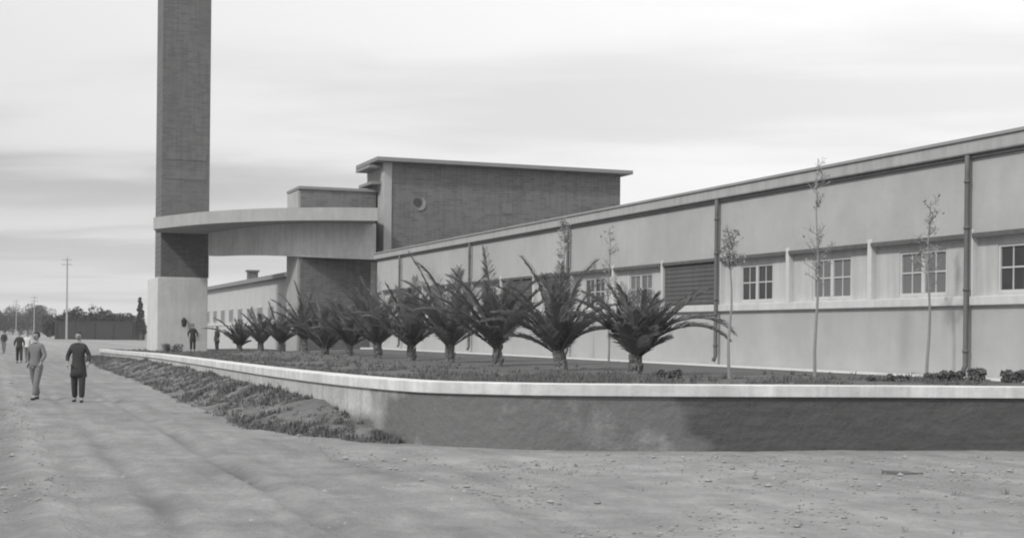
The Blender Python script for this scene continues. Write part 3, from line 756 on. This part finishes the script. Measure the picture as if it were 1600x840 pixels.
tx = [92, 104, 117, 130, 144, 157, 171, 184, 198, 211]
wh = ['rounded', 'tall', 'low', 'broad', 'bushy', 'flat-topped', 'dense', 'spreading', 'squat', 'thin']
for i, px in enumerate(tx):
    tree(px, 265 + (i*37 % 20), 4.9 + 0.9*((i*7) % 3)*.5 + (1.0 if i in (2, 5) else 0), 3.1, 40+i,
         '%s tree number %d from the left of the dark row left of the tower' % (wh[i].replace('-', ' '), i+1) if False else
         '%s dark tree, %s of the row at the end of the road' % (wh[i], ['leftmost', 'second from the left', 'third from the left', 'fourth from the left', 'fifth from the left', 'fifth from the right', 'fourth from the right', 'third from the right', 'second from the right', 'rightmost'][i]))
tree(219, 250, 8.2, 1.3, 60, 'narrow pointed cypress just left of the whitewashed tower base', 'cypress', None, narrow=True)
fx = [-8, 6, 20, 34, 48, 62, 76]; fn = ['leftmost', 'second from the left', 'third from the left', 'middle', 'third from the right', 'second from the right', 'rightmost']
for i, px in enumerate(fx):
    tree(px, 420+(i*53 % 40), [7, 6, 9, 6.5, 10.5, 6.5, 7][i], 4.8, 80+i, 'hazy grey tree, %s of the faint trees at the left edge' % fn[i], group='faint trees far off at the left edge')
for i, px in enumerate(range(-16, 92, 12)):
    tree(px, 520+(i*67 % 50), 8.5+(i*5 % 4), 6.5, 140+i, 'low hazy tree in the far background mass, %s from the left edge' % ['first', 'second', 'third', 'fourth', 'fifth', 'sixth', 'seventh', 'eighth', 'ninth'][i], group='faint trees far off at the left edge')
# dark boundary wall under the far trees
o = MB(); p0 = G(84, 529); p1 = G(226, 529.5); p0.z = p1.z = 0
Yb = 262; xa = ray(88, 520)[0]*Yb; xb = ray(226, 520)[0]*Yb
o.box(xa, Yb-0.2, -0.2, xb, Yb+0.2, 3.2); o.box(xa-0.1, Yb-0.3, 3.2, xb+0.1, Yb+0.3, 3.4)
k = xa
while k < xb: o.box(k-0.2, Yb-0.35, -0.2, k+0.2, Yb-0.2, 3.2); k += 3.5
tag(o.build('boundary_wall', mat('dark boundary wall paint', 0.035, 0.25, 0.3)), 'dark boundary wall under the far trees left of the tower', 'wall')
def pole(px, Y, ytop, label, arms=2):
    u, _ = ray(px, 520); h = P(px, ytop, Y).z; o = empty('utility_pole', (u*Y, Y, 0)); tag(o, label, 'pole', 'utility poles far along the road')
    m_ = MB(); m_.tube([(0, 0, -.3), (0, 0, h)], [h*.012+.03, h*.007+.02], 8); m_.build('post', M_wood, o)
    for k in range(arms):
        m_ = MB(); z = h-.5-k*.8; m_.box(-.9, -.2, z, .9, -.1, z+.12); ca = m_.build('crossarm', M_wood, o)
        m_ = MB()
        for x in (-.8, -.4, .4, .8):
            m_ = MB(); m_.tube([(x, -.15, z+.12), (x, -.15, z+.3)], [.04, .05], 6); m_.build('insulator', M_sill, ca)
pole(104, 240, 402, 'tallest utility pole, standing above the dark tree row')
pole(53, 330, 462, 'medium utility pole left of the tall one')
pole(25, 380, 468, 'small faint utility pole near the left edge')
pole(143, 400, 474, 'shortest utility pole, just clearing the dark trees')

# ------------------------------------------------------------------ people
def skinmesh(name, verts, edges, rads, m, parent, sub=2, root=0):
    me = bpy.data.meshes.new(name); me.from_pydata(verts, edges, []); o = bpy.data.objects.new(name, me); COL.objects.link(o)
    sk = o.modifiers.new('skin', 'SKIN'); me.skin_vertices[0].data
    for i, r_ in enumerate(rads):
        v = me.skin_vertices[0].data[i]; v.radius = r_ if isinstance(r_, tuple) else (r_, r_); v.use_root = (i == root)
    sb = o.modifiers.new('sub', 'SUBSURF'); sb.levels = sb.render_levels = sub
    dg = bpy.context.evaluated_depsgraph_get(); ev = o.evaluated_get(dg); nm = bpy.data.meshes.new_from_object(ev)
    o.modifiers.clear(); o.data = nm; nm.materials.clear(); nm.materials.append(m); nm.shade_smooth(); o.parent = parent
    return o
def person(loc, rz, label, H=1.74, top=M_coat, bottom=M_trou, stride=0.12, arm=0.06, coat=True, bent=0.0, hat=False, detail=True):
    o = empty('person', loc, rz); tag(o, label, 'person'); k = H/1.75
    V = []; E = []; Rr = []
    def av(p, r_, par=None):
        V.append((p[0]*k, p[1]*k, p[2]*k)); Rr.append(tuple(a*k for a in r_) if isinstance(r_, tuple) else r_*k)
        if par is not None: E.append((par, len(V)-1))
        return len(V)-1
    pel = av((0, 0, .96), (.135, .10)); wa = av((0, 0, 1.10), (.125, .095), pel); ch = av((0, .0, 1.30), (.155, .105), wa); nb0 = av((0, 0, 1.44), (.085, .07), ch)
    nk = av((0, -.01, 1.49), .06, nb0); hd = av((0, -.015, 1.57), (.06, .06), nk)
    J = {}
    for s in (-1, 1):
        sh = av((s*.16, 0, 1.385), .056, ch); el = av((s*(.235+arm*.5), .02 - s*stride*.3, 1.14), .040, sh)
        wr = av((s*(.235+arm*.3), -.06 + s*(-stride)*.6 - bent*.15, .92 + bent*.2), .026, el); pm = av((s*(.232+arm*.3), -.085 - s*stride*.6 - bent*.18, .85+bent*.22), (.036, .018), wr)
        J[s] = (sh, el, wr, pm)
        if detail:
            for f in range(4):
                x0 = s*(.232+arm*.3); y0 = -.085-s*stride*.6-bent*.18 + (f-1.5)*.019; z0 = .83+bent*.22; l_ = (.055, .068, .064, .05)[f]
                a1 = av((x0, y0, z0), .0095, pm); a2 = av((x0-s*.006, y0-.004, z0-l_*.6), .0088, a1); av((x0-s*.02, y0-.006, z0-l_), .0075, a2)
            t1 = av((x0-s*.012, y0-.075, .86+bent*.22), .0105, pm); av((x0-s*.022, y0-.085, .825+bent*.22), .009, t1)
        hp = av((s*.09, 0, .90), .088, pel); kn = av((s*.10, -s*stride*.55-.02, .50), .056, hp); an = av((s*.10, -s*stride*1.2+.02, .09), .038, kn); av((s*.115, -s*stride*1.2-.11, .035), (.038, .026), an)
    body = skinmesh('body', V, E, Rr, M_skin, o, 2)
    hb = bmesh.new(); hb.from_mesh(body.data); q = bmesh.ops.create_uvsphere(hb, u_segments=16, v_segments=12, radius=1.0)
    for v in q['verts']:
        tp = 0.80 + 0.20*min(1, max(0, (v.co.z+1)/0.9)); v.co = Vector((v.co.x*.080*k*tp, v.co.y*.100*k*tp - .012*k, v.co.z*.118*k + 1.64*k))
    hb.to_mesh(body.data); hb.free(); body.data.shade_smooth()
    # face: nose, ears, brow on the head
    fm = MB(); z = 1.635*k
    fm.tube([(0, -.108*k, z+.02*k), (0, -.13*k, z-.012*k), (0, -.112*k, z-.022*k)], [.006*k, .013*k, .008*k], 6)
    for s in (-1, 1): fm.tube([(s*.076*k, -.01*k, z+.015*k), (s*.084*k, -.005*k, z-.005*k), (s*.074*k, -.012*k, z-.03*k)], [.008*k, .014*k, .006*k], 6)
    fo = fm.build('face', M_skin, o, smooth=True)
    em_ = MB()
    for s in (-1, 1): em_.tube([(s*.03*k-.012*k, -.107*k, z+.014*k), (s*.03*k+.012*k, -.107*k, z+.014*k)], .006*k, 6)
    em_.tube([(-.022*k, -.103*k, z-.045*k), (.022*k, -.103*k, z-.045*k)], .004*k, 6)
    em_.build('eyes', M_hair, fo)
    hb = bmesh.new(); bmesh.ops.create_uvsphere(hb, u_segments=16, v_segments=12, radius=1.0)
    for v in list(hb.verts):
        if v.co.z < -0.35 or (v.co.y < -0.45 and v.co.z < 0.42): hb.verts.remove(v)
    for v in hb.verts: v.co = Vector((v.co.x*.092*k, v.co.y*.113*k - .006*k, v.co.z*.118*k + 1.655*k))
    hm_ = bpy.data.meshes.new('hair'); hb.to_mesh(hm_); hb.free(); hm_.shade_smooth(); ho = bpy.data.objects.new('hair', hm_); COL.objects.link(ho); ho.parent = o; hm_.materials.append(M_hair)
    sf = ho.modifiers.new('thickness', 'SOLIDIFY'); sf.thickness = .008
    # jacket
    jv = []; je = []; jr = []
    def aj(p, r_, par=None):
        jv.append((p[0]*k, p[1]*k, p[2]*k)); jr.append(tuple(a*k for a in r_) if isinstance(r_, tuple) else r_*k)
        if par is not None: je.append((par, len(jv)-1))
        return len(jv)-1
    a = aj((0, 0, 1.05), (.16, .125)); b = aj((0, 0, 1.28), (.18, .13), a); c = aj((0, 0, 1.50), (.085, .08), b)
    lo = aj((0, 0, .90), (.175, .135), a)
    
    for s in (-1, 1):
        sh, el, wr, pm = J[s]; q = aj((s*.16, 0, 1.375), .078, b); e_ = aj([x/k for x in V[el]], .056, q); w_ = [x/k for x in V[wr]]; aj((w_[0], w_[1]+.005, w_[2]+.03), .043, e_)
    jo = skinmesh('jacket', jv, je, jr, top, o, 2)
    hb = bmesh.new(); hb.from_mesh(jo.data); rings = []
    zl_ = [(1.16, .142, .105), (1.04, .150, .115), (.92, .172, .130)] + ([(.78, .190, .145), (.64, .205, .158)] if coat else [(.86, .176, .134)])
    for z_, ra, rb_ in zl_:
        rings.append([hb.verts.new((math.cos(t_)*ra*k*(1+.05*math.sin(5*t_+z_*9)), math.sin(t_)*rb_*k*(1+.05*math.cos(4*t_+z_*7)), z_*k)) for t_ in [2*math.pi*i/20 for i in range(20)]])
    for ra, rb_ in zip(rings, rings[1:]):
        for i in range(20): hb.faces.new((ra[i], ra[(i+1) % 20], rb_[(i+1) % 20], rb_[i]))
    hb.faces.new(rings[-1]); hb.to_mesh(jo.data); hb.free(); jo.data.shade_smooth()
    tv = [(0, 0, .98*k)]; te = []; tr_ = [(.15*k, .12*k)]
    for s in (-1, 1):
        pts = [(s*.09, 0, .86, .115), (s*.10, -s*stride*.55-.02, .50, .088), (s*.10, -s*stride*1.15+.015, .11, .072)]
        pr = 0
        for x, y, z, r_ in pts:
            tv.append((x*k, y*k, z*k)); tr_.append((r_*k, r_*k)); te.append((pr, len(tv)-1)); pr = len(tv)-1
    skinmesh('trousers', tv, te, tr_, bottom, o, 2)
    for s in (-1, 1):
        y = -s*stride*1.2
        skinmesh('shoe', [(s*.10*k, (y+.045)*k, .05*k), (s*.105*k, (y-.04)*k, .045*k), (s*.118*k, (y-.15)*k, .036*k)], [(0, 1), (1, 2)], [(.05*k, .048*k), (.05*k, .045*k), (.045*k, .03*k)], M_shoe, o, 2, 0)
    if hat:
        hm = MB(); hm.tube([(0, 0, 1.70*k), (0, 0, 1.71*k)], [.15*k, .145*k], 16); hm.tube([(0, 0, 1.71*k), (0, 0, 1.79*k), (0, 0, 1.81*k)], [.095*k, .085*k, .05*k], 16); hm.build('hat', M_coat, o)
    return o
def ground_pos(px, py):
    p = G(px, py); p.z = gh(p.x, p.y) + 0.012; return p
person(ground_pos(122, 629), R(8), 'man in a long dark coat and dark trousers walking on the road', 1.78, M_coat, M_trou, 0.10, 0.07, True, 0.35)
person(ground_pos(56, 625), R(-12), 'man in grey work clothes striding on the road beside the dark coated man', 1.76, M_gsuit, M_gsuit, 0.22, 0.08, False, 0.2)
person(ground_pos(30, 567), R(20), 'small figure in dark clothes walking further up the road', 1.68, M_coat, M_trou, 0.15, 0.05, False, 0.1)
person(ground_pos(43, 566), R(0), 'small figure in a white shirt beside the dark one further up the road', 1.66, M_shirt, M_gsuit, 0.12, 0.05, False, 0.1)
person(ground_pos(6, 552), R(-10), 'figure in a dark jacket at the left edge of the road', 1.7, M_coat, M_gsuit, 0.1, 0.05, False)
p = P(301, 544, 82.5); p.z = lawnz(p.x, p.y)
person(p, R(15), 'person in dark clothes standing in front of the whitewashed tower base', 1.62, M_coat, M_trou, 0.04, 0.12, True)
p = P(339, 545, 80.0); p.z = lawnz(p.x, p.y)
person(p, R(-40), 'slim person in dark grey standing in the gateway left of the farthest palm', 1.45, M_coat, M_trou, 0.03, 0.0, True)

# ------------------------------------------------------------------ haze
hz = MB(); hz.box(-460, -60, -1.5, 460, 640, 32)
m = bpy.data.materials.new('haze'); m.use_nodes = True; t = m.node_tree; t.nodes.remove(t.nodes['Principled BSDF'])
v = t.nodes.new('ShaderNodeVolumePrincipled'); v.inputs['Density'].default_value = 0.0003; v.inputs['Color'].default_value = (0.9, 0.9, 0.9, 1); v.inputs['Anisotropy'].default_value = 0.2
t.links.new(v.outputs[0], t.nodes['Material Output'].inputs['Volume'])
tag(hz.build('haze', m), 'thin pale haze over the road and far trees', 'haze', kind='stuff')
